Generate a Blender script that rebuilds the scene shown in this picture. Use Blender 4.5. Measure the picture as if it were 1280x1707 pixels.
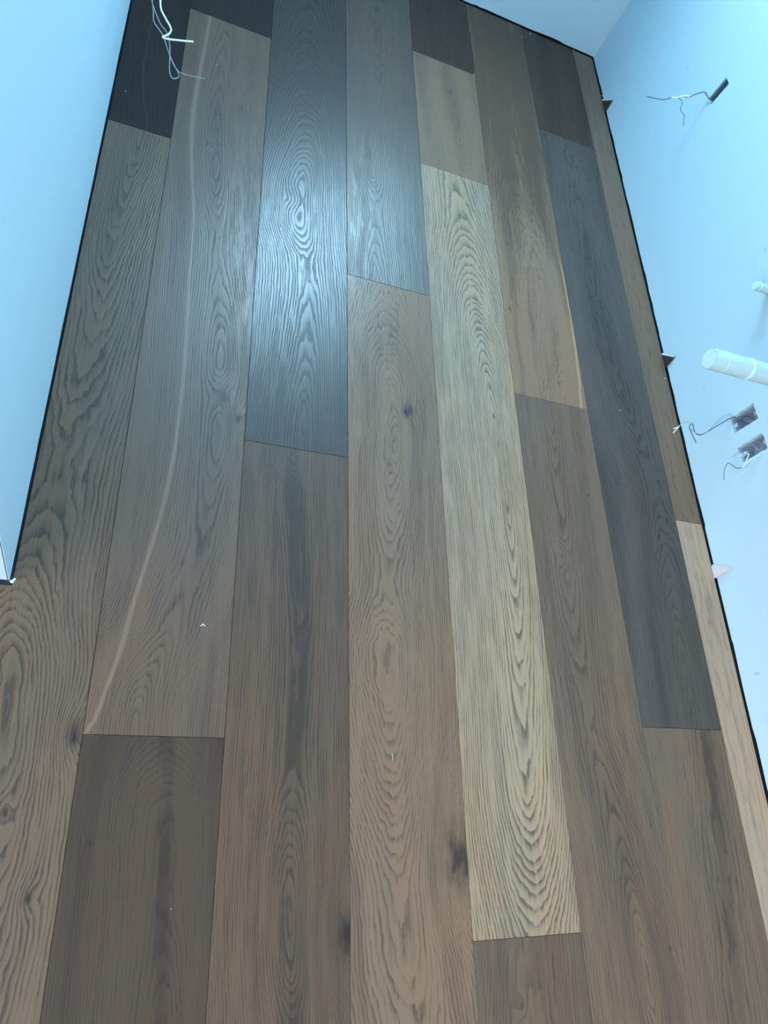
import bpy, bmesh, math, random
from mathutils import Vector, Matrix, geometry
random.seed(7)
for o in list(bpy.data.objects): bpy.data.objects.remove(o, do_unlink=True)
scene = bpy.context.scene
COL = scene.collection

# ------------------------------------------------------------------ camera
FPX, CX, CY = 1189.2, 640.0, 853.5
CAM = Vector((0.0001, 0.0, 1.4130))
def rx(a): return Matrix.Rotation(a, 3, 'X')
def rz(a): return Matrix.Rotation(a, 3, 'Z')
CM = rz(-0.68766) @ rx(0.58165) @ rz(0.74837)
cam_d = bpy.data.cameras.new('camera'); cam = bpy.data.objects.new('camera', cam_d); COL.objects.link(cam)
cam_d.sensor_fit = 'VERTICAL'; cam_d.sensor_height = 24.0; cam_d.lens = FPX / 1707.0 * 24.0
cam_d.clip_start = 0.02
cam.matrix_world = Matrix.Translation(CAM) @ CM.to_4x4()
scene.camera = cam

# ------------------------------------------------------------------ world, daylight, exposure
world = bpy.data.worlds.new('sky'); scene.world = world; world.use_nodes = True
bg = world.node_tree.nodes['Background']
bg.inputs[0].default_value = (0.55, 0.82, 1.0, 1); bg.inputs[1].default_value = 0.6
SKY = (0.95, 0.97, 1.0)
def daylight(name, loc, rot, sx, sy, power, col=SKY):
    d = bpy.data.lights.new(name, 'AREA'); d.shape = 'RECTANGLE'; d.size = sx; d.size_y = sy
    d.energy = power; d.color = col
    o = bpy.data.objects.new(name, d); COL.objects.link(o); o.location = loc; o.rotation_euler = rot
    return o
# daylight behind the tall window of the neighbouring space (left) and the narrow window of the end wall
daylight('daylight_left_window', (-2.06, -1.15, 1.35), (0, math.radians(-90), 0), 2.1, 2.9, 112)
daylight('daylight_end_window', (0.78, 3.10, 1.72), (math.radians(-90), 0, 0), 0.52, 1.14, 96, (0.40, 0.75, 1.0))
daylight('daylight_rear_window', (0.2, -3.06, 1.35), (math.radians(90), 0, 0), 2.4, 2.1, 52)
vs = scene.view_settings
vs.view_transform = 'Standard'; vs.look = 'None'; vs.gamma = 1.0; vs.use_curve_mapping = False
vs.exposure = 0.0

# ------------------------------------------------------------------ helpers
def pray(px, py): return CM @ Vector(((px - CX) / FPX, -(py - CY) / FPX, -1.0))
def on_z(px, py, z): d = pray(px, py); return CAM + d * ((z - CAM.z) / d.z)
def on_x(px, py, x): d = pray(px, py); return CAM + d * ((x - CAM.x) / d.x)

def obj(name, verts, faces, mat, parent=None, smooth=False, uvs=None):
    me = bpy.data.meshes.new(name); me.from_pydata([tuple(v) for v in verts], [], faces)
    bm = bmesh.new(); bm.from_mesh(me); bmesh.ops.recalc_face_normals(bm, faces=bm.faces); bm.to_mesh(me); bm.free()
    if smooth:
        for p in me.polygons: p.use_smooth = True
    me.materials.append(mat)
    o = bpy.data.objects.new(name, me); COL.objects.link(o)
    if parent: o.parent = parent
    return o
def obj_bm(name, bm, mat, parent=None, smooth=False):
    bmesh.ops.recalc_face_normals(bm, faces=bm.faces)
    me = bpy.data.meshes.new(name); bm.to_mesh(me); bm.free()
    if smooth:
        for p in me.polygons: p.use_smooth = True
    me.materials.append(mat)
    o = bpy.data.objects.new(name, me); COL.objects.link(o)
    if parent: o.parent = parent
    return o
def tag(o, label, cat, group=None):
    o['label'] = label; o['category'] = cat
    if group: o['group'] = group
    return o
def struct(o, label, cat):
    o['kind'] = 'structure'; o['label'] = label; o['category'] = cat
    return o
def empty(name, loc):
    o = bpy.data.objects.new(name, None); COL.objects.link(o); o.location = loc; o.empty_display_size = 0.02
    return o
def add_box(bm, lo, hi, bevel=0.0):
    x0, y0, z0 = lo; x1, y1, z1 = hi
    vs_ = [bm.verts.new(p) for p in ((x0,y0,z0),(x1,y0,z0),(x1,y1,z0),(x0,y1,z0),(x0,y0,z1),(x1,y0,z1),(x1,y1,z1),(x0,y1,z1))]
    fs = [bm.faces.new([vs_[i] for i in f]) for f in ((0,3,2,1),(4,5,6,7),(0,1,5,4),(1,2,6,5),(2,3,7,6),(3,0,4,7))]
    if bevel:
        es = list({e for f in fs for e in f.edges})
        bmesh.ops.bevel(bm, geom=es, offset=bevel, segments=1, affect='EDGES')
def box(name, lo, hi, mat, parent=None, bevel=0.0):
    bm = bmesh.new(); add_box(bm, lo, hi, bevel); return obj_bm(name, bm, mat, parent)
def catmull(pts, n=6):
    P = [Vector(p) for p in pts]; P = [P[0]*2-P[1]] + P + [P[-1]*2-P[-2]]
    out = []
    for i in range(1, len(P)-2):
        a, b, c, d = P[i-1], P[i], P[i+1], P[i+2]
        for k in range(n):
            t = k/n
            out.append(0.5*((2*b)+(c-a)*t+(2*a-5*b+4*c-d)*t*t+(3*b-a-3*c+d)*t*t*t))
    out.append(P[-2]); return out
def tube_geo(pts, r, seg=7, n=6, verts=None, faces=None):
    verts = [] if verts is None else verts; faces = [] if faces is None else faces
    path = catmull(pts, n) if n else [Vector(p) for p in pts]
    rad = r if callable(r) else (lambda t: r)
    up = Vector((0.31, 0.2, 0.93)); base = len(verts); m = len(path)
    for i, p in enumerate(path):
        tg = (path[min(i+1, m-1)] - path[max(i-1, 0)]).normalized()
        a = tg.cross(up)
        if a.length < 1e-4: a = tg.cross(Vector((1, 0, 0)))
        a.normalize(); b = tg.cross(a); up = b.cross(tg) if False else up
        for k in range(seg):
            w = 2*math.pi*k/seg; rr = rad(i/(m-1)); verts.append(p + a*math.cos(w)*rr + b*math.sin(w)*rr)
    for i in range(m-1):
        for k in range(seg):
            k2 = (k+1) % seg
            faces.append((base+i*seg+k, base+i*seg+k2, base+(i+1)*seg+k2, base+(i+1)*seg+k))
    faces.append(tuple(base+k for k in range(seg))); faces.append(tuple(base+(m-1)*seg+k for k in reversed(range(seg))))
    return verts, faces
def tube(name, pts, r, mat, parent=None, seg=8, n=6):
    v, f = tube_geo(pts, r, seg, n); return obj(name, v, f, mat, parent, smooth=True)

# ------------------------------------------------------------------ node helpers
class N:
    """tiny expression builder over shader maths nodes"""
    def __init__(s, nt, sock): s.nt, s.k = nt, sock
    def _m(s, op, *a, clamp=False):
        n = s.nt.nodes.new('ShaderNodeMath'); n.operation = op; n.use_clamp = clamp
        for i, v in enumerate((s,) + a):
            if isinstance(v, N): s.nt.links.new(v.k, n.inputs[i])
            else: n.inputs[i].default_value = v
        return N(s.nt, n.outputs[0])
    def __add__(s, o): return s._m('ADD', o)
    __radd__ = __add__
    def __sub__(s, o): return s._m('SUBTRACT', o)
    def __mul__(s, o): return s._m('MULTIPLY', o)
    __rmul__ = __mul__
    def __truediv__(s, o): return s._m('DIVIDE', o)
    def __neg__(s): return s._m('MULTIPLY', -1.0)
    def sqrt(s): return s._m('SQRT')
    def abs(s): return s._m('ABSOLUTE')
    def exp(s): return s._m('EXPONENT')
    def frac(s): return s._m('FRACT')
    def clamp(s): return s._m('ADD', 0.0, clamp=True)
    def smooth(s, a, b, lo=0.0, hi=1.0):
        n = s.nt.nodes.new('ShaderNodeMapRange'); n.interpolation_type = 'SMOOTHSTEP'
        s.nt.links.new(s.k, n.inputs[0])
        for i, v in enumerate((a, b, lo, hi)): n.inputs[i+1].default_value = v
        return N(s.nt, n.outputs[0])
def new_mat(name, rough=0.6, col=(0.5, 0.5, 0.5), spec=0.5, metal=0.0):
    m = bpy.data.materials.new(name); m.use_nodes = True
    b = m.node_tree.nodes['Principled BSDF']
    b.inputs['Base Color'].default_value = (*col, 1); b.inputs['Roughness'].default_value = rough
    b.inputs['Specular IOR Level'].default_value = spec; b.inputs['Metallic'].default_value = metal
    return m
def vec(nt, x, y, z=0.0):
    c = nt.nodes.new('ShaderNodeCombineXYZ')
    for i, v in enumerate((x, y, z)):
        if isinstance(v, N): nt.links.new(v.k, c.inputs[i])
        else: c.inputs[i].default_value = v
    return c.outputs[0]
def noise(nt, v, scale=1.0, detail=2.0, rough=0.5):
    n = nt.nodes.new('ShaderNodeTexNoise'); n.inputs['Scale'].default_value = scale
    n.inputs['Detail'].default_value = detail; n.inputs['Roughness'].default_value = rough
    nt.links.new(v, n.inputs['Vector']); return N(nt, n.outputs[0])
def mixc(nt, fac, a, b, mode='MIX'):
    n = nt.nodes.new('ShaderNodeMix'); n.data_type = 'RGBA'; n.blend_type = mode
    if isinstance(fac, N): nt.links.new(fac.k, n.inputs[0])
    else: n.inputs[0].default_value = fac
    for i, v in ((6, a), (7, b)):
        if isinstance(v, (tuple, list)): n.inputs[i].default_value = (*v, 1)
        else: nt.links.new(v, n.inputs[i])
    return n.outputs[2]
def ramp(nt, fac, stops, interp='B_SPLINE'):
    r = nt.nodes.new('ShaderNodeValToRGB'); cr = r.color_ramp; cr.interpolation = interp
    stops = sorted(stops, key=lambda s: s[0])
    while len(cr.elements) < len(stops): cr.elements.new(0.5)
    for e, (p, c) in zip(cr.elements, stops):
        e.position = min(1, max(0, p))
    for e, (p, c) in zip(cr.elements, stops): e.color = (c[0], c[1], c[2], 1)
    nt.links.new(fac.k, r.inputs[0])
    s = nt.nodes.new('ShaderNodeSeparateColor'); nt.links.new(r.outputs[0], s.inputs[0])
    return [N(nt, s.outputs[i]) for i in range(3)]

W = 0.25                      # plank width
def srgb(r, g, b):
    f = lambda c: (c/255/12.92 if c/255 <= 0.04045 else ((c/255+0.055)/1.055)**2.4)
    return (f(r), f(g), f(b))

def oak(k, y0, y1, col, ctl, freq=200, contrast=0.8, knots=(), core=0.0, core_w=0.02, sap=None,
        sap_col=(1.5, 1.4, 1.25), seed=0.0, band=0.35, fibre=0.5, wob=1.0, rough=0.32, darkc=0.48, spec=0.36, heart=None):
    """stained oak: ctl = [(px, py, cut depth)] of the cathedral centre line along this plank"""
    m = bpy.data.materials.new('stained_oak'); m.use_nodes = True; nt = m.node_tree
    b = nt.nodes['Principled BSDF']
    tc = nt.nodes.new('ShaderNodeTexCoord'); sp = nt.nodes.new('ShaderNodeSeparateXYZ'); nt.links.new(tc.outputs['Object'], sp.inputs[0])
    u, v = N(nt, sp.outputs[0]), N(nt, sp.outputs[1]); L = y1 - y0
    t = (v / L).clamp()
    st = []
    for px, py, d in ctl:
        P = on_z(px, py, 0); st.append(((P.y - y0)/L, ((P.x - k*W + W)/(3*W), d/0.2, 0)))
    ucn, dn, _ = ramp(nt, t, st)
    n1 = noise(nt, vec(nt, u*4.0, v*1.6, seed), 1, 1)
    n2 = noise(nt, vec(nt, u*22.0, v*6.0, seed+3.1), 1, 2)
    n3 = noise(nt, vec(nt, u*75.0, v*26.0, seed+5.7), 1, 2)
    dx = u - ucn*(3*W) + W + (n1 - 0.5)*(0.035*wob)
    d = dn*0.2 + (n2 - 0.5)*(0.010*wob)
    R = (dx*dx + d*d + 0.00001).sqrt() + (n3 - 0.5)*(0.0045*wob)
    kd = None
    for (px, py, s, a) in knots:
        P = on_z(px, py, 0); ku, kv = P.x - k*W, P.y - y0
        ax, ay = u - ku, (v - kv)*0.55
        r2 = (ax*ax + ay*ay) * (1.0/(s*s))
        R = R + ((-r2)*0.35).exp()*(s*1.3)
        dk = ((-r2)*3.2 + (n3-0.5)*3.0).exp().clamp()*a
        kd = dk if kd is None else kd + dk
    ph = R*freq
    nb = noise(nt, vec(nt, ph*0.30, seed*3.3), 1, 2)
    ph2 = ph + nb*1.6
    fr = ph2.frac()
    ring = ramp(nt, fr, [(0, (.75,)*3), (.05, (1,)*3), (.22, (.55,)*3), (.48, (.15,)*3), (.90, (0,)*3), (1, (.75,)*3)], 'LINEAR')[0]
    fib = noise(nt, vec(nt, u*420.0, v*13.0, seed+9), 1, 2, 0.6)
    fine = noise(nt, vec(nt, (u + (n2-0.5)*0.01)*110.0, v*2.2, seed+1), 1, 2)
    strk = noise(nt, vec(nt, ph*0.11, v*0.5, seed+20), 1, 2)
    big = noise(nt, vec(nt, (u + (n1-0.5)*0.06)*16.0, v*1.3, seed+31), 1, 3)
    brk = noise(nt, vec(nt, u*60.0, v*9.0, seed+2), 1, 1).smooth(0.25, 0.62, 0.45, 1.15)
    dark = ring*brk*(fib.smooth(0.3, 0.65, 0.55, 1.2))*contrast + (fib-0.5)*fibre + (fine-0.5)*(fibre*1.0) + (strk-0.5)*band*3.2 + (big-0.5)*band*1.4
    if core:
        cw = (dx + (fine-0.5)*0.02).abs().smooth(core_w*0.4, core_w*1.6, 1, 0)
        dark = dark + cw*(core*(1.0)) * noise(nt, vec(nt, u*14.0, v*3.0, seed+4), 1, 2).smooth(0.3, 0.62, 0.25, 1.2)
    if heart:
        hs = [((on_z(px, py, 0).y - y0)/L, (a_, a_, a_)) for px, py, a_ in heart]
        dark = dark + ramp(nt, (t + (big-0.5)*0.25 + (fine-0.5)*0.08).clamp(), hs)[0]*(big.smooth(0.25, 0.6, 0.6, 1.15))
    dark = (dark + 0.08).clamp()
    lt = tuple(min(1, c*1.18) for c in col); dkc = (col[0]*darkc, col[1]*darkc*1.02, col[2]*darkc*1.06)
    c = mixc(nt, dark, lt, dkc)
    hue = noise(nt, vec(nt, u*9.0, v*2.2, seed+44), 1, 2).smooth(0.35, 0.65, 0.0, 0.55)
    c = mixc(nt, hue, c, mixc(nt, 1.0, c, (0.86, 0.98, 1.12), 'MULTIPLY'))
    if sap:
        ss = []
        for px, py, w_ in sap:
            P = on_z(px, py, 0); ss.append(((P.y - y0)/L, ((P.x - k*W + W)/(3*W), w_/0.05, 0)))
        su, sw, _ = ramp(nt, t, ss)
        ds = (u - su*(3*W) + W + (fine-0.5)*0.006).abs() / (sw*0.05 + 0.00012)
        c = mixc(nt, (ds + (fib-0.5)*0.5).smooth(0.15, 1.0, 0.9, 0.0), c, tuple(a*b_ for a, b_ in zip(col, sap_col)))
    if kd is not None:
        c = mixc(nt, kd.clamp(), c, (col[0]*0.10+.004, col[1]*0.10+.004, col[2]*0.11+.004))
    nt.links.new(c, b.inputs['Base Color'])
    rg = dark*0.14 + (fib-0.5)*0.10 + rough
    nt.links.new(rg.k, b.inputs['Roughness'])
    b.inputs['Specular IOR Level'].default_value = spec
    bp = nt.nodes.new('ShaderNodeBump'); bp.inputs['Strength'].default_value = 0.55; bp.inputs['Distance'].default_value = 0.0006
    hh = (-dark)*0.8 + fib*0.35
    nt.links.new(hh.k, bp.inputs['Height']); nt.links.new(bp.outputs[0], b.inputs['Normal'])
    return m

# ------------------------------------------------------------------ materials
def wall_mat(name, col, specks=True):
    m = new_mat(name, 0.65, col, 0.25); nt = m.node_tree; b = nt.nodes['Principled BSDF']
    g = nt.nodes.new('ShaderNodeNewGeometry'); pos = g.outputs['Position']
    n_big = noise(nt, pos, 1.7, 3); n_mid = noise(nt, pos, 14, 3)
    c = mixc(nt, n_big.smooth(.3, .7, 0, .10), col, tuple(x*0.86 for x in col))
    c = mixc(nt, n_mid.smooth(.45, .75, 0, .05), c, tuple(min(1, x*1.12) for x in col))
    if specks:
        vo = nt.nodes.new('ShaderNodeTexVoronoi'); vo.inputs['Scale'].default_value = 11.0
        mp = nt.nodes.new('ShaderNodeMapping'); mp.inputs['Scale'].default_value = (1, 1.0, 0.45)
        nt.links.new(pos, mp.inputs['Vector']); nt.links.new(mp.outputs[0], vo.inputs['Vector'])
        sc = nt.nodes.new('ShaderNodeSeparateColor'); nt.links.new(vo.outputs['Color'], sc.inputs[0])
        dist = N(nt, vo.outputs['Distance']); rnd = N(nt, sc.outputs[0]); wb = noise(nt, pos, 160, 1)
        mk = (dist + (wb-0.5)*0.08).smooth(0.02, 0.055, 1, 0) * rnd.smooth(0.62, 0.66, 0, 1) * 0.42
        c = mixc(nt, mk.clamp(), c, tuple(x*0.3 for x in col))
    nt.links.new(c, b.inputs['Base Color'])
    bp = nt.nodes.new('ShaderNodeBump'); bp.inputs['Strength'].default_value = 0.15; bp.inputs['Distance'].default_value = 0.001
    nt.links.new(noise(nt, pos, 190, 3).k, bp.inputs['Height']); nt.links.new(bp.outputs[0], b.inputs['Normal'])
    return m
WALLC = (0.52, 0.67, 0.745)
M_wall = wall_mat('pale_blue_primed_drywall', WALLC)
M_ceil = wall_mat('ceiling_paint', (0.85, 0.9, 0.92), False)
M_bead = new_mat('corner_bead_joint', 0.6, (0.16, 0.28, 0.31))
M_sub = new_mat('subfloor', 0.85, (0.05, 0.06, 0.065))
M_back = new_mat('stud_cavity', 0.8, (0.20, 0.24, 0.27))
M_frame = new_mat('window_frame_white', 0.4, (0.7, 0.74, 0.76))
M_pvc = new_mat('white_pvc', 0.4, (0.44, 0.575, 0.585), 0.5)
M_pvc2 = new_mat('white_pvc_ring', 0.32, (0.62, 0.80, 0.86), 0.5)
M_wire_w = new_mat('white_wire_insulation', 0.4, (0.86, 0.90, 0.86))
M_wire_g = new_mat('grey_wire', 0.45, (0.30, 0.32, 0.33), 0.5)
M_wire_d = new_mat('dark_grey_wire', 0.5, (0.09, 0.12, 0.15), 0.5)
M_paper = new_mat('white_paper_sleeve', 0.7, (0.75, 0.82, 0.85))
M_copper = new_mat('bare_copper', 0.35, (0.55, 0.30, 0.16), 0.5, 0.7)
M_steel = new_mat('galvanised_steel', 0.45, (0.46, 0.54, 0.64), 0.5, 0.2)
M_slot = new_mat('dark_box_plastic', 0.5, (0.13, 0.21, 0.26))
M_screw = new_mat('screw_zinc', 0.3, (0.75, 0.8, 0.82), 0.5, 0.6)
M_ply = new_mat('pale_plywood', 0.7, (0.62, 0.55, 0.50))
M_vdark = new_mat('dark_stained_veneer', 0.5, (0.030, 0.027, 0.026))
M_vpale = new_mat('pale_veneer_back', 0.6, (0.66, 0.60, 0.62))
M_crumb = new_mat('plaster_crumb', 0.8, (0.72, 0.76, 0.76))
def glass_mat():
    m = bpy.data.materials.new('window_glass'); m.use_nodes = True; nt = m.node_tree
    out = nt.nodes['Material Output']; nt.nodes.remove(nt.nodes['Principled BSDF'])
    t = nt.nodes.new('ShaderNodeBsdfTransparent'); g = nt.nodes.new('ShaderNodeBsdfGlossy'); g.inputs['Roughness'].default_value = 0.02
    mx = nt.nodes.new('ShaderNodeMixShader'); mx.inputs[0].default_value = 0.06
    nt.links.new(t.outputs[0], mx.inputs[1]); nt.links.new(g.outputs[0], mx.inputs[2]); nt.links.new(mx.outputs[0], out.inputs[0])
    return m
M_glass = glass_mat()

# ------------------------------------------------------------------ room shell
XR, XF = 1.604, 1.597          # right wall face, trimmed floor edge
XL, XLF = -0.164, -0.1595       # left wall face, trimmed floor edge
YC = 0.463                     # corner of the left wall
YB, YBF = 2.990, 2.982         # end wall face, trimmed floor edge
XW, YS, ZC = -2.0, -3.0, 2.6   # far left wall, rear wall, ceiling
T = 0.014                      # plank thickness

floor = box('floor', (XW-0.1, YS-0.1, -T-0.05), (XR+0.15, YB+0.15, -T), M_sub)
struct(floor, 'wide dark brown and tan oak plank floor with staggered joints', 'floor')

def sheet(name, mapf, a0, a1, z1, holes, depth, mat, nrm, parent=None, rag=0.0015, zb=0.002):
    """a drywall sheet a0..a1 by zb..z1 with a ragged foot and holes, thickness depth along nrm"""
    pts, edges = [], []
    def loop(ps):
        b = len(pts); pts.extend(Vector(p) for p in ps)
        edges.extend((b+i, b+(i+1) % len(ps)) for i in range(len(ps)))
    foot = []; a = a0
    while a < a1 - 0.03:
        foot.append((a, zb + random.random()**2*rag*2)); a += random.choice((0.012, 0.03, 0.06, 0.11))
    foot.append((a1, zb))
    outer = foot + [(a1, z1), (a0, z1)]
    loop(outer)
    for h in holes: loop(h)
    r = geometry.delaunay_2d_cdt(pts, edges, [], 1, 1e-6)
    vv, ff = r[0], r[2]
    def inside(p, poly):
        c = False; n = len(poly); j = n-1
        for i in range(n):
            if ((poly[i][1] > p[1]) != (poly[j][1] > p[1])) and (p[0] < (poly[j][0]-poly[i][0])*(p[1]-poly[i][1])/(poly[j][1]-poly[i][1]+1e-12)+poly[i][0]): c = not c
            j = i
        return c
    keep = []
    for f in ff:
        c = sum((vv[i] for i in f), Vector((0, 0)))/len(f)
        if inside(c, outer) and not any(inside(c, h) for h in holes): keep.append(f)
    bm = bmesh.new(); vs_ = [bm.verts.new(mapf(p.x, p.y)) for p in vv]
    fs = []
    for f in keep:
        try: fs.append(bm.faces.new([vs_[i] for i in f]))
        except ValueError: pass
    ret = bmesh.ops.extrude_face_region(bm, geom=fs)
    for e in ret['geom']:
        if isinstance(e, bmesh.types.BMVert): e.co += Vector(nrm)*depth
    bmesh.ops.delete(bm, geom=[v for v in bm.verts if not v.link_faces], context='VERTS')
    return obj_bm(name, bm, mat, parent)
def ragged(poly, amp, step=0.008):
    out = []; rnd = random.Random(len(poly)*31+int(poly[0][0]*1000))
    for i, p in enumerate(poly):
        q = poly[(i+1) % len(poly)]; L = math.dist(p, q); n = max(1, int(L/step))
        for k in range(n):
            t = k/n; out.append((p[0]+(q[0]-p[0])*t + rnd.uniform(-amp, amp), p[1]+(q[1]-p[1])*t + rnd.uniform(-amp, amp)))
    return out
# openings in the right wall (y, z), anticlockwise
def wy(px, py): P = on_x(px, py, XR); return (P.y, P.z)
slot_h = ragged([wy(1185,175), wy(1215,142), wy(1211,129), wy(1181,165)], 0.0008, 0.012)
BOX1 = (1.040, 1.091, 0.176, 0.260); BOX2 = (0.945, 0.995, 0.176, 0.262); SLOT = (2.145, 2.178, 0.408, 0.485)
def rect(b, amp=0.0016): y0, y1, z0, z1 = b; return ragged([(y0, z0), (y1, z0), (y1, z1), (y0, z1)], amp)
P1 = Vector((1.296, 1.062, 0.402)); R1 = 0.0262          # drain stub end centre
P2 = Vector((1.545, 1.372, 0.405)); R2 = 0.0125
def circ(y, z, r, n=20): return [(y+r*math.cos(2*math.pi*i/n), z+r*math.sin(2*math.pi*i/n)) for i in range(n)]
wr = sheet('wall_right', lambda a, z: (XR, a, z), YS, YB, ZC,
           [rect(SLOT, .0008), rect(BOX1), rect(BOX2), circ(P1.y, P1.z, R1+.001), circ(P2.y, P2.z, R2+.001)], 0.0125, M_wall, (1, 0, 0))
struct(wr, 'pale blue drywall at right with open outlet cut-outs and pipe stubs', 'wall')
box('cavity_back', (XR+0.085, YS, -T), (XR+0.10, YB+0.1, ZC), M_back, wr)
wb = sheet('wall_back', lambda a, z: (a, YB, z), XL-0.2, XR+0.0, ZC, [[(0.49, 1.12), (1.07, 1.12), (1.07, 2.32), (0.49, 2.32)]], 0.0125, M_wall, (0, 1, 0), rag=.003)
struct(wb, 'pale blue end wall closing the narrow room', 'wall')
bm = bmesh.new()
for lo, hi in (((XL-.3, YB+.085, -T), (0.49, YB+.1, ZC)), ((1.07, YB+.085, -T), (XR+.1, YB+.1, ZC)), ((0.49, YB+.085, -T), (1.07, YB+.1, 1.12)), ((0.49, YB+.085, 2.32), (1.07, YB+.1, ZC))): add_box(bm, lo, hi)
obj_bm('cavity_back', bm, M_back, wb)
BOXL = (1.873, 1.897, 0.438, 0.474)   # rough hole the hanging wires come out of
wl = sheet('wall_left', lambda a, z: (XL, a, z), YC+0.0015, YB, ZC, [rect(BOXL)], 0.0125, M_wall, (-1, 0, 0), rag=.0025)
struct(wl, 'pale blue drywall at left ending in an outside corner', 'wall')
box('cavity_back', (XL-0.10, YC+0.11, -T), (XL-0.085, YB+.1, ZC), M_back, wl)
tube('corner_bead', [(XL-0.0030, YC-0.0002, 0.004), (XL-0.0030, YC-0.0002, ZC-0.01)], 0.0008, M_bead, wl, n=0)
wn = sheet('wall_near', lambda a, z: (a, YC, z), XW, XL-0.0005, ZC, [], 0.0125, M_wall, (0, 1, 0), zb=.004)
struct(wn, 'bright pale blue wall return beside the outside corner at left', 'wall')
box('cavity_back', (XW, YC+0.085, -T), (XL-0.02, YC+.10, ZC), M_back, wn)
ceil = box('ceiling', (XW-.1, YS-.1, ZC), (XR+.15, YB+.15, ZC+.05), M_ceil); struct(ceil, 'plain pale ceiling', 'ceiling')
wf = sheet('wall_far_left', lambda a, z: (XW, a, z), YS, YC, ZC, [[(-2.6, 0.30), (0.30, 0.30), (0.30, 2.40), (-2.6, 2.40)]], 0.0125, M_wall, (-1, 0, 0))
struct(wf, 'pale blue wall with a tall window left of the room', 'wall')
ws = sheet('wall_rear', lambda a, z: (a, YS, z), XW, XR, ZC, [[(-1.0, 0.30), (1.4, 0.30), (1.4, 2.40), (-1.0, 2.40)]], 0.0125, M_wall, (0, -1, 0))
struct(ws, 'pale blue rear wall with a wide window', 'wall')
def window(name, label, c0, c1, axis, pos, depth):
    (a0, z0), (a1, z1) = c0, c1
    bm = bmesh.new(); f = 0.03
    def ab(A0, A1, Z0, Z1):
        if axis == 'y': add_box(bm, (A0, pos, Z0), (A1, pos+depth, Z1))
        else: add_box(bm, (pos, A0, Z0), (pos+depth, A1, Z1))
    ab(a0, a0+f, z0, z1); ab(a1-f, a1, z0, z1); ab(a0+f, a1-f, z0, z0+f); ab(a0+f, a1-f, z1-f, z1)
    o = obj_bm(name, bm, M_frame); struct(o, label, 'window')
    p = pos + depth*0.5
    if axis == 'y': q = [(a0+f, p, z0+f), (a1-f, p, z0+f), (a1-f, p, z1-f), (a0+f, p, z1-f)]
    else: q = [(p, a0+f, z0+f), (p, a1-f, z0+f), (p, a1-f, z1-f), (p, a0+f, z1-f)]
    obj('pane', q, [(0, 1, 2, 3)], M_glass, o)
window('window_1', 'narrow upright window in the end wall', (0.49, 1.12), (1.07, 2.32), 'y', YB+0.02, 0.06)
window('window_2', 'tall window in the far left wall', (-2.6, 0.30), (0.30, 2.40), 'x', XW-0.05, 0.04)
window('window_3', 'wide window in the rear wall', (-1.0, 0.30), (1.4, 2.40), 'y', YS-0.05, 0.04)

# ------------------------------------------------------------------ planks
def plank(poly, mat, origin, tilt=0.0, ch=0.0007):
    """a board: polygon footprint (anticlockwise, world x,y) with a micro-bevelled top edge"""
    n = len(poly); g = 0.0003
    def off(d):
        out = []
        for i in range(n):
            p0, p1, p2 = Vector(poly[i-1]), Vector(poly[i]), Vector(poly[(i+1) % n])
            e1, e2 = (p1-p0).normalized(), (p2-p1).normalized()
            n1, n2 = Vector((-e1.y, e1.x)), Vector((-e2.y, e2.x))
            b = (n1+n2); b = b/ (1 + n1.dot(n2)); out.append(p1 + b*d)
        return out
    rings = [(off(g), -T+0.0005), (off(g), -ch), (off(g+ch), 0.0)]
    ox, oy = origin; V, F = [], []
    for ps, z in rings: V += [(p.x-ox, p.y-oy, z) for p in ps]
    for r in range(2):
        for i in range(n):
            j = (i+1) % n; F.append((r*n+i, r*n+j, (r+1)*n+j, (r+1)*n+i))
    F.append(tuple(range(2*n, 3*n))); F.append(tuple(reversed(range(n))))
    o = obj('plank', V, F, mat, floor); o.location = (ox, oy, 0); o.rotation_euler.y = tilt
    return o
def yj(*pts): return sum(on_z(px, py, 0).y for px, py in pts)/len(pts)
J = dict(A=yj((178,198),(284,230)), B0=yj((313,18),(448,57)), B1=yj((136,1224),(372,1230)), C=yj((411,735),(580,762)),
         D=yj((580,457),(714,493)), E0=yj((697,90),(790,122)), E1=yj((703,273),(814,308)), E2=yj((791,1569),(968,1555)),
         F=yj((856,656),(977,682)), G0=yj((899,215),(988,247)), G1=yj((1072,1212),(1202,1217)), H=yj((1126,867),(1163,873)))
YN = -1.0
def board(k, y0, y1, col, ctl, x0=None, x1=None, poly=None, tilt=0.0, **kw):
    kw.setdefault('seed', k*7.3 + y0*3.1)
    m = oak(k, y0, y1, col, ctl, **kw)
    a = k*W if x0 is None else x0; b = (k+1)*W if x1 is None else x1
    return plank(poly or [(a, y0), (b, y0), (b, y1), (a, y1)], m, (k*W, y0), tilt)

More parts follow.
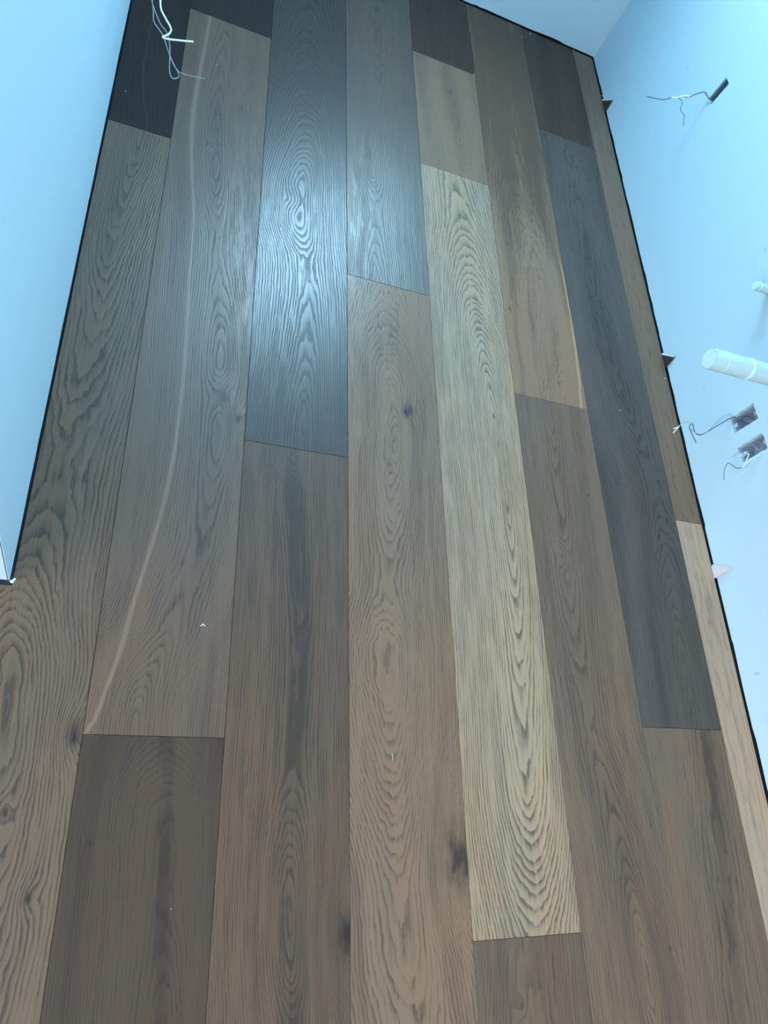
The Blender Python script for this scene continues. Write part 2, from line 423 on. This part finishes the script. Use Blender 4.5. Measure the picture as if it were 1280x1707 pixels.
# reflectance of each board's stain (linear)
ALB = {
  'A0': (0.0210, 0.0145, 0.0115),
  'A1': (0.1203, 0.0740, 0.0456),
  'B0': (0.0240, 0.0165, 0.0125),
  'B1': (0.1134, 0.0626, 0.0367),
  'B2': (0.0620, 0.0345, 0.0200),
  'C1': (0.0535, 0.0304, 0.0194),
  'C2': (0.1065, 0.0575, 0.0326),
  'D0': (0.0920, 0.0504, 0.0288),
  'D2': (0.1867, 0.1021, 0.0576),
  'E0': (0.0500, 0.0280, 0.0175),
  'E1': (0.1830, 0.1001, 0.0564),
  'E2': (0.3308, 0.1994, 0.1116),
  'E3': (0.1356, 0.0741, 0.0418),
  'F1': (0.2193, 0.1127, 0.0609),
  'F2': (0.1568, 0.0852, 0.0490),
  'G0': (0.0600, 0.0340, 0.0210),
  'G1': (0.0825, 0.0549, 0.0399),
  'G2': (0.1508, 0.0824, 0.0465),
  'H1': (0.1617, 0.0884, 0.0499),
  'H2': (0.3773, 0.2223, 0.1364),
}
def A(key): return ALB[key]

board(-1, J['A'], YBF, A('A0'), [(240,0,.06),(240,228,.06)], x0=XLF, spec=.16, contrast=.5, band=.4, sap=[(262,0,.001),(236,110,.003),(240,170,.004),(247,210,.003)], sap_col=(2.2,2.2,2.2))
yA = J['A']
board(-1, YN, yA, A('A1'), [(238,205,0.0),(225,270,.012),(215,302,.02),(181,430,.05),(165,537,.07),(134,654,.085),(105,780,.1),(60,930,.08),(32,1000,.06),(25,1100,.02),(10,1300,.03),(-60,1707,.08)],
      poly=[(-W, YN), (0, YN), (0, yA), (XLF, yA), (XLF, YC-0.008), (-W, YC-0.008)],
      contrast=1.2, freq=165, wob=1.4, knots=[(123,1222,.018,1.0),(47,1497,.010,1.0),(8,1355,.008,.8)], darkc=.45)
board(0, J['B0'], YBF, A('B0'), [(380,0,.06),(380,40,.06)], contrast=.5, spec=.16)
board(0, J['B1'], J['B0'], A('B1'), [(375,40,.06),(355,240,.008),(360,330,.03),(366,400,.045),(370,520,.03),(370,650,0),(368,720,.02),(340,900,.05),(280,1050,.04),(240,1130,.02),(228,1190,.004),(225,1230,0)],
      freq=190, contrast=.85, band=.5, spec=.44, knots=[(370,662,.020,.7),(398,698,.012,1.0),(402,180,.014,.6),(352,240,.010,.4)],
      sap=[(353,25,0.0074),(328,141,0.0087),(317,215,0.0087),(321,302,0.0062),(324,360,0.0043),(316,470,0.0056),(310,567,0.0068),(302,671,0.0068),(286,788,0.0074),(262,882,0.0068),(228,980,0.0068),(208,1064,0.0068),(188,1124,0.0068),(155,1200,0.0062),(142,1222,0.0056)], sap_col=(1.75,1.95,2.15))
board(0, YN, J['B1'], A('B2'), [(275,1225,.10),(272,1340,.05),(270,1500,.06),(262,1707,.04)], freq=240, contrast=.6, band=.5, core=.5, core_w=.012, knots=[(150,1405,.005,.9)])
board(1, J['C'], YBF, A('C1'), [(514,0,.16),(514,130,.11),(512,250,.05),(499,333,0),(503,390,.03),(512,440,.055),(512,545,.04),(510,640,.02),(500,750,0)],
      contrast=1.2, freq=170, wob=1.2, knots=[(490,332,.016,.0)], rough=.29, darkc=.42, spec=.47)
board(1, YN, J['C'], A('C2'), [(490,735,0),(490,800,.03),(500,950,.035),(497,1100,.045),(490,1300,.05),(485,1420,.02),(485,1530,0),(490,1640,.02),(490,1707,.035)],
      contrast=1.0, freq=220, core=.7, core_w=.022, knots=[(577,1556,.034,.9)], fibre=.75, wob=.8)
board(2, J['D'], YBF, A('D0'), [(628,0,.0),(630,90,.015),(632,170,.035),(628,215,.02),(620,262,0),(626,300,.02),(627,340,.045),(627,400,.035),(629,475,.015)],
      freq=185, contrast=1.1, spec=.66, rough=.29, knots=[(628,17,.018,1.0),(610,262,.015,.6)])
board(2, YN, J['D'], A('D2'), [(650,470,.11),(648,560,.07),(648,620,.045),(662,685,.012),(650,760,.006),(648,820,.025),(647,900,.045),(647,985,.065),(643,1060,.025),(642,1100,0),(645,1160,.03),(655,1300,.06),(690,1450,.09),(690,1600,.10),(700,1707,.12)],
      freq=175, contrast=.92, band=.5, knots=[(680,684,.022,1.0),(648,775,.009,.6),(642,1102,.016,.35),(768,1430,.055,.85),(645,572,.008,.2)], wob=1.3)
board(3, J['E0'], YBF, A('E0'), [(740,0,.02),(745,100,.05)], contrast=.5, spec=.16)
board(3, J['E1'], J['E0'], A('E1'), [(748,110,.03),(749,155,0),(757,200,.025),(770,260,.05),(775,300,.07)], contrast=.4, knots=[(749,155,.010,1.0)], freq=170, band=.5)
board(3, J['E2'], J['E1'], A('E2'), [(752,275,.13),(765,340,.125),(778,400,.115),(790,500,.07),(806,560,.045),(820,662,.005),(838,780,0),(848,860,.006),(862,1000,.028),(872,1150,.042),(882,1330,.055),(890,1450,.085),(895,1565,.115)],
      contrast=1.15, freq=190, darkc=.38, wob=.85, spec=.48)
board(3, YN, J['E2'], A('E3'), [(885,1560,.10),(885,1707,.09)], contrast=.65, band=.5, knots=[(870,1675,.006,1.0),(984,1650,.010,.9)])
board(4, J['F'], YBF, A('F1'), [(830,0,.10),(850,300,.09),(890,420,.05),(912,530,.01),(918,620,.0),(915,680,.02)], contrast=.6, freq=130, wob=2.8, band=1.1, spec=.26, heart=[(820,0,.95),(835,120,.85),(850,230,.5),(865,330,.15),(880,450,0),(910,670,0)],
      knots=[(850,515,.010,.6),(932,640,.010,.4)], sap=[(905,330,0),(922,400,0),(938,450,.004),(957,560,.007),(966,640,.008),(968,680,.008)], sap_col=(1.9,2.0,2.1))
board(4, YN, J['F'], A('F2'), [(912,668,0),(921,735,.02),(932,840,.03),(938,925,.034),(960,1050,.05),(985,1200,.07),(1000,1280,.06),(1040,1430,.045),(1070,1560,.015),(1085,1640,.0),(1095,1707,0.02)],
      contrast=.75, freq=170, band=.5, knots=[(938,925,.012,.25),(1117,1580,.008,.7),(980,826,.005,.6)], wob=1.1)
board(5, J['G0'], YBF, A('G0'), [(930,50,.09),(940,230,.09)], contrast=.4, spec=.14)
board(5, J['G1'], J['G0'], A('G1'), [(950,230,.08),(990,500,.05),(1040,680,.07),(1090,800,.10),(1112,890,.075),(1125,990,.045),(1140,1100,.02),(1155,1215,0)],
      contrast=.85, freq=150, knots=[(944,244,.008,.7),(995,508,.010,.6),(1029,806,.010,.5)], band=.6, wob=1.6, darkc=.5)
board(5, YN, J['G1'], A('G2'), [(1180,1215,.11),(1200,1400,.10),(1230,1707,.10)], contrast=.7, band=.7, core=.4, core_w=.014)
board(6, J['H'], YBF, A('H1'), [(1010,200,.10),(1140,860,.08)], x1=XF, contrast=.55)
board(6, YN, J['H'], A('H2'), [(1150,880,.10),(1300,1600,.10)], x1=XF, contrast=.45, band=.35)
# boards beside and behind the view
for kk in range(-4, -1):
    ys = [YS+.02, -1.7+0.35*kk*0.5, YC-0.008]
    ys[1] = -1.25 - 0.3*(kk % 2)
    for a_, b_ in ((ys[0], ys[1]), (ys[1], ys[2])):
        board(kk, a_, b_, A(random.choice(('B2', 'E3', 'F2', 'C2'))), [(kk*60, 1200, .05), (kk*60, 1700, .09)], contrast=.5)
for kk in range(-1, 7):
    board(kk, YS+.02, YN, A(random.choice(('B2', 'E3', 'F2', 'D2'))), [(200+kk*160, 1500, .05), (200+kk*160, 1900, .09)], contrast=.5, x1=XF if kk == 6 else None)

# ------------------------------------------------------------------ outlet boxes in the walls
def outlet_box(b, label, depth=0.055, side=1, xw=XR, tabs=True, mat=None):
    """open steel wall box set into a cut-out; side=+1 opens towards -x"""
    y0, y1, z0, z1 = b; t = 0.0016; m = 0.0012
    root = empty('outlet_box', (xw + side*0.004, (y0+y1)/2, z0)); ox, oy, oz = root.location
    xf, xb = side*0.001, side*depth
    def loc(lo, hi):
        return tuple(min(a, c) for a, c in zip(lo, hi)), tuple(max(a, c) for a, c in zip(lo, hi))
    a0, a1, h1 = y0-oy+m, y1-oy-m, z1-oz-m
    bm = bmesh.new()
    for lo, hi in (((xf, a0, m), (xb, a0+t, h1)), ((xf, a1-t, m), (xb, a1, h1)), ((xf, a0+t, m), (xb, a1-t, m+t)), ((xf, a0+t, h1-t), (xb, a1-t, h1)), ((xb-side*t, a0, m), (xb, a1, h1))):
        add_box(bm, *loc(lo, hi))
    obj_bm('shell', bm, mat or M_steel, root)
    if tabs:
        for zz in (m+t, h1-t-0.010):
            tb = box('screw_tab', *loc((xf+side*.003, -0.006+ (a1-.012 if False else 0), zz), (xf+side*.005, 0.006, zz+0.010)), M_steel, root)
            v, f = tube_geo([(xf+side*.0025, 0, zz+0.005), (xf+side*.006, 0, zz+0.005)], 0.0032, 8, 0)
            obj('screw', v, f, M_screw, tb, smooth=False)
        # bright flange along the far edge
        box('flange', *loc((xf-side*.0005, a1-.004, m+.002), (xf+side*.002, a1-.0016, h1-.002)), M_screw, root)
    return tag(root, label, 'outlet box', 'open wall boxes')
outlet_box(BOX1, 'open steel outlet box below the white drain pipe, its wires reaching towards the floor edge')
outlet_box(BOX2, 'open steel outlet box nearest the viewer with tangled white wires spilling out')
outlet_box(SLOT, 'narrow dark wall slot high on the right wall near the far corner', depth=0.05, tabs=False, mat=M_slot)

# ------------------------------------------------------------------ wires
def rpts(lst): return [on_x(px, py, XR - o) for px, py, o in lst]
def zpts(lst): return [on_z(px, py, z) for px, py, z in lst]
def wire_thing(name, label, base, group=None):
    e = empty(name, base); return tag(e, label, 'wire', group)
def wpart(name, root, pts, r, mat, n=6, seg=7):
    o = Vector(root.location); return tube(name, [Vector(p)-o for p in pts], r, mat, root, seg, n)
GW = 'loose electrical wires'
# hanging at the top left
wp = [Vector((XL-.02, 1.885, .462)), Vector((XL+.02, 1.875, .462))]
t = wire_thing('electrical_wire', 'thick white wire bent to a level end, hanging beside the left wall', wp[0], GW)
wpart('insulation', t, wp + zpts([(265,-18,.385),(267,0,.375),(268.7,16,.368),(276.7,32,.360),(285,48,.352),(281,57,.346),(271,61.6,.342),(279.4,65,.340),(300,67.5,.336),(322,69.6,.332)]), .0020, M_wire_w)
wg = [Vector((XL-.02, 1.88, .452)), Vector((XL+.015, 1.872, .452))]
t = wire_thing('electrical_cable', 'pair of thin grey wires at top left, one folded in a hairpin', wg[0], GW)
wpart('strand', t, wg + zpts([(251,-14,.375),(253,0,.362),(255.5,16,.35),(257,37,.335),(271,58,.32),(282,90,.30),(290,109,.285),(300.6,121,.275),(322,127.5,.265),(341,131,.26)]), lambda q: .0013 if q < .8 else .0008, M_wire_g)
wg2 = [Vector((XL-.02, 1.888, .445)), Vector((XL+.015, 1.88, .447))]
wpart('strand', t, wg2 + zpts([(252,-10,.38),(254,5,.366),(266,37,.34),(279,57,.325),(283,80,.31),(282.5,117,.285),(287,130,.277),(295,130,.275),(298,124,.28),(288,104,.292),(280,85,.302)]), .0012, M_wire_g)
# at the wall slot
b0 = on_x(1184, 170, XR+.02)
t = wire_thing('electrical_wire', 'dark wire with frayed white sleeve sticking out of the far wall slot', b0, GW)
wpart('sheath', t, [b0] + rpts([(1182,168,.002),(1176,155,.016),(1170,154,.025),(1162,156,.036),(1151,161,.052)]), .0018, M_wire_d)
wpart('copper_core', t, rpts([(1156,158,.045),(1147,162,.058),(1141,161,.068)]), .0019, M_copper)
wpart('paper_sleeve', t, rpts([(1149,160,.056),(1138,160,.072),(1128,163,.09),(1119,162,.105)]), .0021, M_paper)
wpart('tail', t, rpts([(1122,162,.10),(1110,165.5,.115),(1102,166,.127),(1092,164,.14),(1079,161,.155)]), .0016, M_wire_d)
wpart('branch', t, rpts([(1131,163,.085),(1135,167,.085),(1137,172,.085),(1134,181,.084),(1136,187,.084),(1140,191,.084),(1140,199,.083),(1139,209,.082)]), .0011, M_wire_d)
b1 = on_x(1190, 170, XR+.018)
t = wire_thing('electrical_wire', 'short wire stub doubled over inside the foot of the far wall slot', b1, GW)
wpart('insulation', t, [b1] + rpts([(1188,171,-.01),(1183,169,.003),(1178,164,.010),(1176,157,.013)]), .0012, M_paper)
# at the upper outlet box
b2 = on_x(1236, 702, XR+.025)
t = wire_thing('electrical_cable', 'dark and grey wires drooping from the upper outlet box to two bare white tips', b2, GW)
wpart('strand', t, [b2, on_x(1229, 699, XR+.008)] + rpts([(1220,696,.003),(1203,705,.030),(1187,715,.055),(1172,723,.078),(1164,725,.090),(1158,720,.098),(1154,706,.104),(1149,712,.108),(1152,720,.108),(1160,738,.106)]), .0016, M_wire_d)
b3 = on_x(1238, 699, XR+.022)
wpart('strand', t, [b3, on_x(1228, 695, XR+.006)] + rpts([(1220,693,.004),(1213,691,.014),(1201,698,.033),(1187,712,.055),(1173,722,.078),(1160,722,.096),(1150,713,.110),(1154,705,.108),(1148,704,.115),(1140,704,.125),(1134,708,.133),(1131,712,.137)]), .0013, M_wire_g)
wpart('tip', t, rpts([(1133,710,.134),(1128,712.5,.140),(1122,714.5,.148)]), .0013, M_wire_w, n=2)
wpart('tip', t, rpts([(1132,711,.135),(1127,716,.140),(1121.5,722,.145)]), .0015, M_wire_w, n=2)
b4 = on_x(1252, 705, XR+.03)
t = wire_thing('electrical_wire', 'dark coil of wire tucked inside the upper outlet box', b4, GW)
wpart('insulation', t, [on_x(px, py, XR+.018) for px, py in ((1262,700),(1254,706),(1244,705),(1236,701),(1237,696),(1244,694),(1252,696),(1258,700),(1260,705))], .0022, M_wire_d)
# at the lower outlet box
b5 = on_x(1262, 758, XR+.025)
t = wire_thing('electrical_wire', 'dark hooked wire below the lower outlet box with white upper run', b5, GW)
wpart('insulation', t, [b5] + rpts([(1264,759,.004),(1254,765,.010),(1244,772,.018),(1236,780,.026)]), .0015, M_wire_w)
wpart('tail', t, rpts([(1238,779,.024),(1228,780.5,.034),(1221,776,.042),(1214.6,772,.050),(1210.5,775,.056),(1207.6,783,.060),(1206.4,790,.063),(1207,800,.065)]), lambda q: .0015*(1-q*.5), M_wire_d)
b6 = on_x(1250, 752, XR+.02)
t = wire_thing('electrical_wire', 'stiff white wire bent like a hook across the lower outlet box mouth', b6, GW)
wpart('insulation', t, [b6] + rpts([(1241,754,.004),(1246,756.5,.008),(1248,758,.010),(1245,765,.014),(1242,773,.018)]), .0015, M_wire_w)
b7 = on_x(1268, 752, XR+.02)
t = wire_thing('electrical_wire', 'pale wire loop dangling lowest under the lower outlet box', b7, GW)
wpart('insulation', t, [b7] + rpts([(1268,757,.003),(1258,767,.014),(1250,777,.024),(1242,786,.034),(1236,790,.040),(1234,787,.042)]), .0012, M_pvc)
b8 = on_x(1270, 740, XR+.03)
t = wire_thing('electrical_wire', 'grey wire arc coiled inside the lower outlet box', b8, GW)
wpart('insulation', t, [on_x(px, py, XR+.012) for px, py in ((1240,746),(1246,739),(1253,738),(1258,743),(1263,750),(1269,748),(1270,741),(1264,737),(1258,737))], .0016, M_wire_g)
b9 = on_x(1236, 750, XR+.01)
t = wire_thing('electrical_wire', 'short grey wire end poking out at the lower outlet box corner', b9, GW)
wpart('insulation', t, [b9] + rpts([(1231,753.5,.002),(1225,758,.010),(1219.5,762.5,.018)]), .0011, M_wire_g)

# ------------------------------------------------------------------ pipe stubs
def pipe(P, R, label, rings, name='pipe_stub'):
    root = empty(name, P); L = XR + 0.03 - P.x; seg = 32
    prof = [(0.0004, R*0.90), (0.0, R*0.92), (0.0, R*0.97), (0.0010, R), (L, R)]
    V, F = [], []
    for x, r in prof:
        for k in range(seg): w = 2*math.pi*k/seg; V.append((x, r*math.cos(w), r*math.sin(w)))
    for i in range(len(prof)-1):
        for k in range(seg): F.append((i*seg+k, i*seg+(k+1) % seg, (i+1)*seg+(k+1) % seg, (i+1)*seg+k))
    o = obj('body', V, F, M_pvc, root, smooth=True)
    V = [(-0.0006, 0, 0)]; F = []
    for k in range(seg): w = 2*math.pi*k/seg; V.append((0.0003, R*0.915*math.cos(w), R*0.915*math.sin(w)))
    for k in range(seg): F.append((0, 1+k, 1+(k+1) % seg))
    obj('end_cap', V, F, M_pvc2, root, smooth=True)
    for x0, x1, dr in rings:
        pr = [(x0, R*0.99), (x0+.0008, R+dr), (x1-.0008, R+dr), (x1, R*0.99)]; V, F = [], []
        for x, r in pr:
            for k in range(seg): w = 2*math.pi*k/seg; V.append((x, r*math.cos(w), r*math.sin(w)))
        for i in range(3):
            for k in range(seg): F.append((i*seg+k, i*seg+(k+1) % seg, (i+1)*seg+(k+1) % seg, (i+1)*seg+k))
        obj('bead', V, F, M_pvc2, root, smooth=True)
    return tag(root, label, 'pipe', 'white pipe stubs')
pipe(P1, R1, 'thick capped white plastic drain pipe sticking out above the two outlet boxes', [(.040, .043, .0010), (.118, .130, .0012)])
pipe(P2, R2, 'small white pipe end at the right edge above the drain pipe', [(.012, .016, .0008)])

# ------------------------------------------------------------------ spacer wedges in the expansion gap
def spacer(yA, yB, yT, zT, label, face):
    root = empty('spacer_wedge', (XR-.0015, yB, -T+.0006)); ox, oy, oz = root.location
    x1, x0 = -0.0003, -(XR-.0015-XF-.0008)
    zb = 0.0; tri = [(yA-oy, T), (yB-oy, T), (yT-oy, zT-oz)]
    A_, B_, T_ = (Vector(p) for p in tri)
    # the buried foot, then the fin above the floor; the room-side outline is bevelled back along its upper edge
    foot = [(0.0, 0.0), (A_.x, 0.0)]
    back = [Vector((A_.x-.004, 0.0)), A_, T_, T_ + Vector((-.004, -.008)), B_, Vector((0.004, 0.0))]
    e = (T_-A_).normalized(); nrm = Vector((e.y, -e.x));  nrm = nrm if nrm.dot(B_-A_) > 0 else -nrm
    bev = 0.0075
    room = [back[0]+Vector((-bev, 0)), A_+nrm*bev*.95, T_+nrm*bev*.7+(A_-T_)*.06, back[3]+Vector((0, -.002)), B_, back[5]]
    V = [(x1, p.x, p.y) for p in back] + [(x0, p.x, p.y) for p in room]; n = len(back)
    F = [(i, (i+1) % n, n+(i+1) % n, n+i) for i in range(n)] + [tuple(reversed(range(n)))]
    V += [(x0, p.x, p.y) for p in room]; F.append(tuple(range(2*n, 3*n)))
    ob = obj('body', V, F, face, root); ob.data.materials.append(M_ply)
    for p in ob.data.polygons:
        c = p.center
        if p.normal.dot(Vector((0, -nrm.x, -nrm.y))) > 0.25 and c.z > T: p.material_index = 1
    V2 = [(x0-.0001, p.x, p.y) for p in room] + [(x0-.0009, p.x, p.y) for p in room]
    F2 = [tuple(range(n, 2*n)), tuple(reversed(range(n)))] + [(i, (i+1) % n, n+(i+1) % n, n+i) for i in range(n)]
    # the veneer only where it stands proud of the boards
    obj('veneer', V2, F2, face, root)
    return tag(root, label, 'spacer', 'floor spacers along the right wall')
spacer(2.722, 2.645, 2.655, .050, 'dark wooden spacer wedge at the right wall nearest the far corner', M_vdark)
spacer(1.452, 1.392, 1.405, .048, 'dark wooden spacer wedge at the right wall between its two fellows', M_vdark)
spacer(0.706, 0.664, 0.674, .068, 'pale wooden spacer wedge at the right wall nearest the viewer', M_vpale)

# ------------------------------------------------------------------ crumbs left on the boards
def crumb(px, py, r, label, seed, name='plaster_crumb', cat='crumb'):
    P = on_z(px, py, 0); rnd = random.Random(seed); bm = bmesh.new()
    bmesh.ops.create_icosphere(bm, subdivisions=1, radius=r)
    for v in bm.verts: v.co *= rnd.uniform(.65, 1.2); v.co.x *= rnd.uniform(.9, 1.3); v.co.z = max(v.co.z*.6, -r*.35)
    zmin = min(v.co.z for v in bm.verts)
    for v in bm.verts: v.co.z -= zmin
    o = obj_bm(name, bm, M_crumb); o.location = (P.x, P.y, 0.0)
    return tag(o, label, cat, 'plaster crumbs on the floor')
crumb(20, 969.5, .0040, 'largest white plaster crumb at the foot of the left wall corner', 1)
crumb(25, 966, .0028, 'small white plaster crumb right behind the largest one at the left corner', 2)
crumb(361, 109, .0016, 'white speck on the plank with the pale streak near the top', 3)
crumb(1034, 684, .0015, 'white speck on the near-black plank', 4)
crumb(790, 124, .0020, 'white speck at a plank corner below the end wall', 5)
crumb(285, 1515, .0009, 'tiny white speck on the plain brown plank at bottom left', 6)
crumb(209, 152, .0013, 'white speck on the near-black plank beside the left wall', 7)
crumb(870, 62, .0022, 'white plaster bit at the foot of the end wall', 8)
crumb(1003, 160, .0030, 'white plaster bit in the gap behind the far spacer wedge', 9)
crumb(1108, 631, .0022, 'white plaster bit beside the middle spacer wedge', 10)
P = on_z(338, 1043, 0); o_ = Vector((P.x, P.y, 0.0007))
t = tube('staple', [(-.0042, -.0018, 0), (-.001, .0025, 0), (.001, .0027, 0), (.0042, -.0014, 0)], .0007, M_wire_w, None, 6, 4)
t.location = o_; tag(t, 'tiny white bent staple lying on the plank with the pale streak', 'staple')
P = on_z(654, 1262, 0)
t = tube('wood_sliver', [(0, -.007, 0), (.0005, 0, 0), (-.001, .007, 0)], .0004, M_crumb, None, 6, 3)
t.location = (P.x, P.y, .0006); tag(t, 'thin white sliver on the broad tan plank left of the palest plank', 'sliver')
crumb(884, 57, .0030, 'flat white plaster flake under the end wall, left of two', 11)
crumb(955, 83, .0024, 'white plaster flake under the end wall close to the far corner', 12)
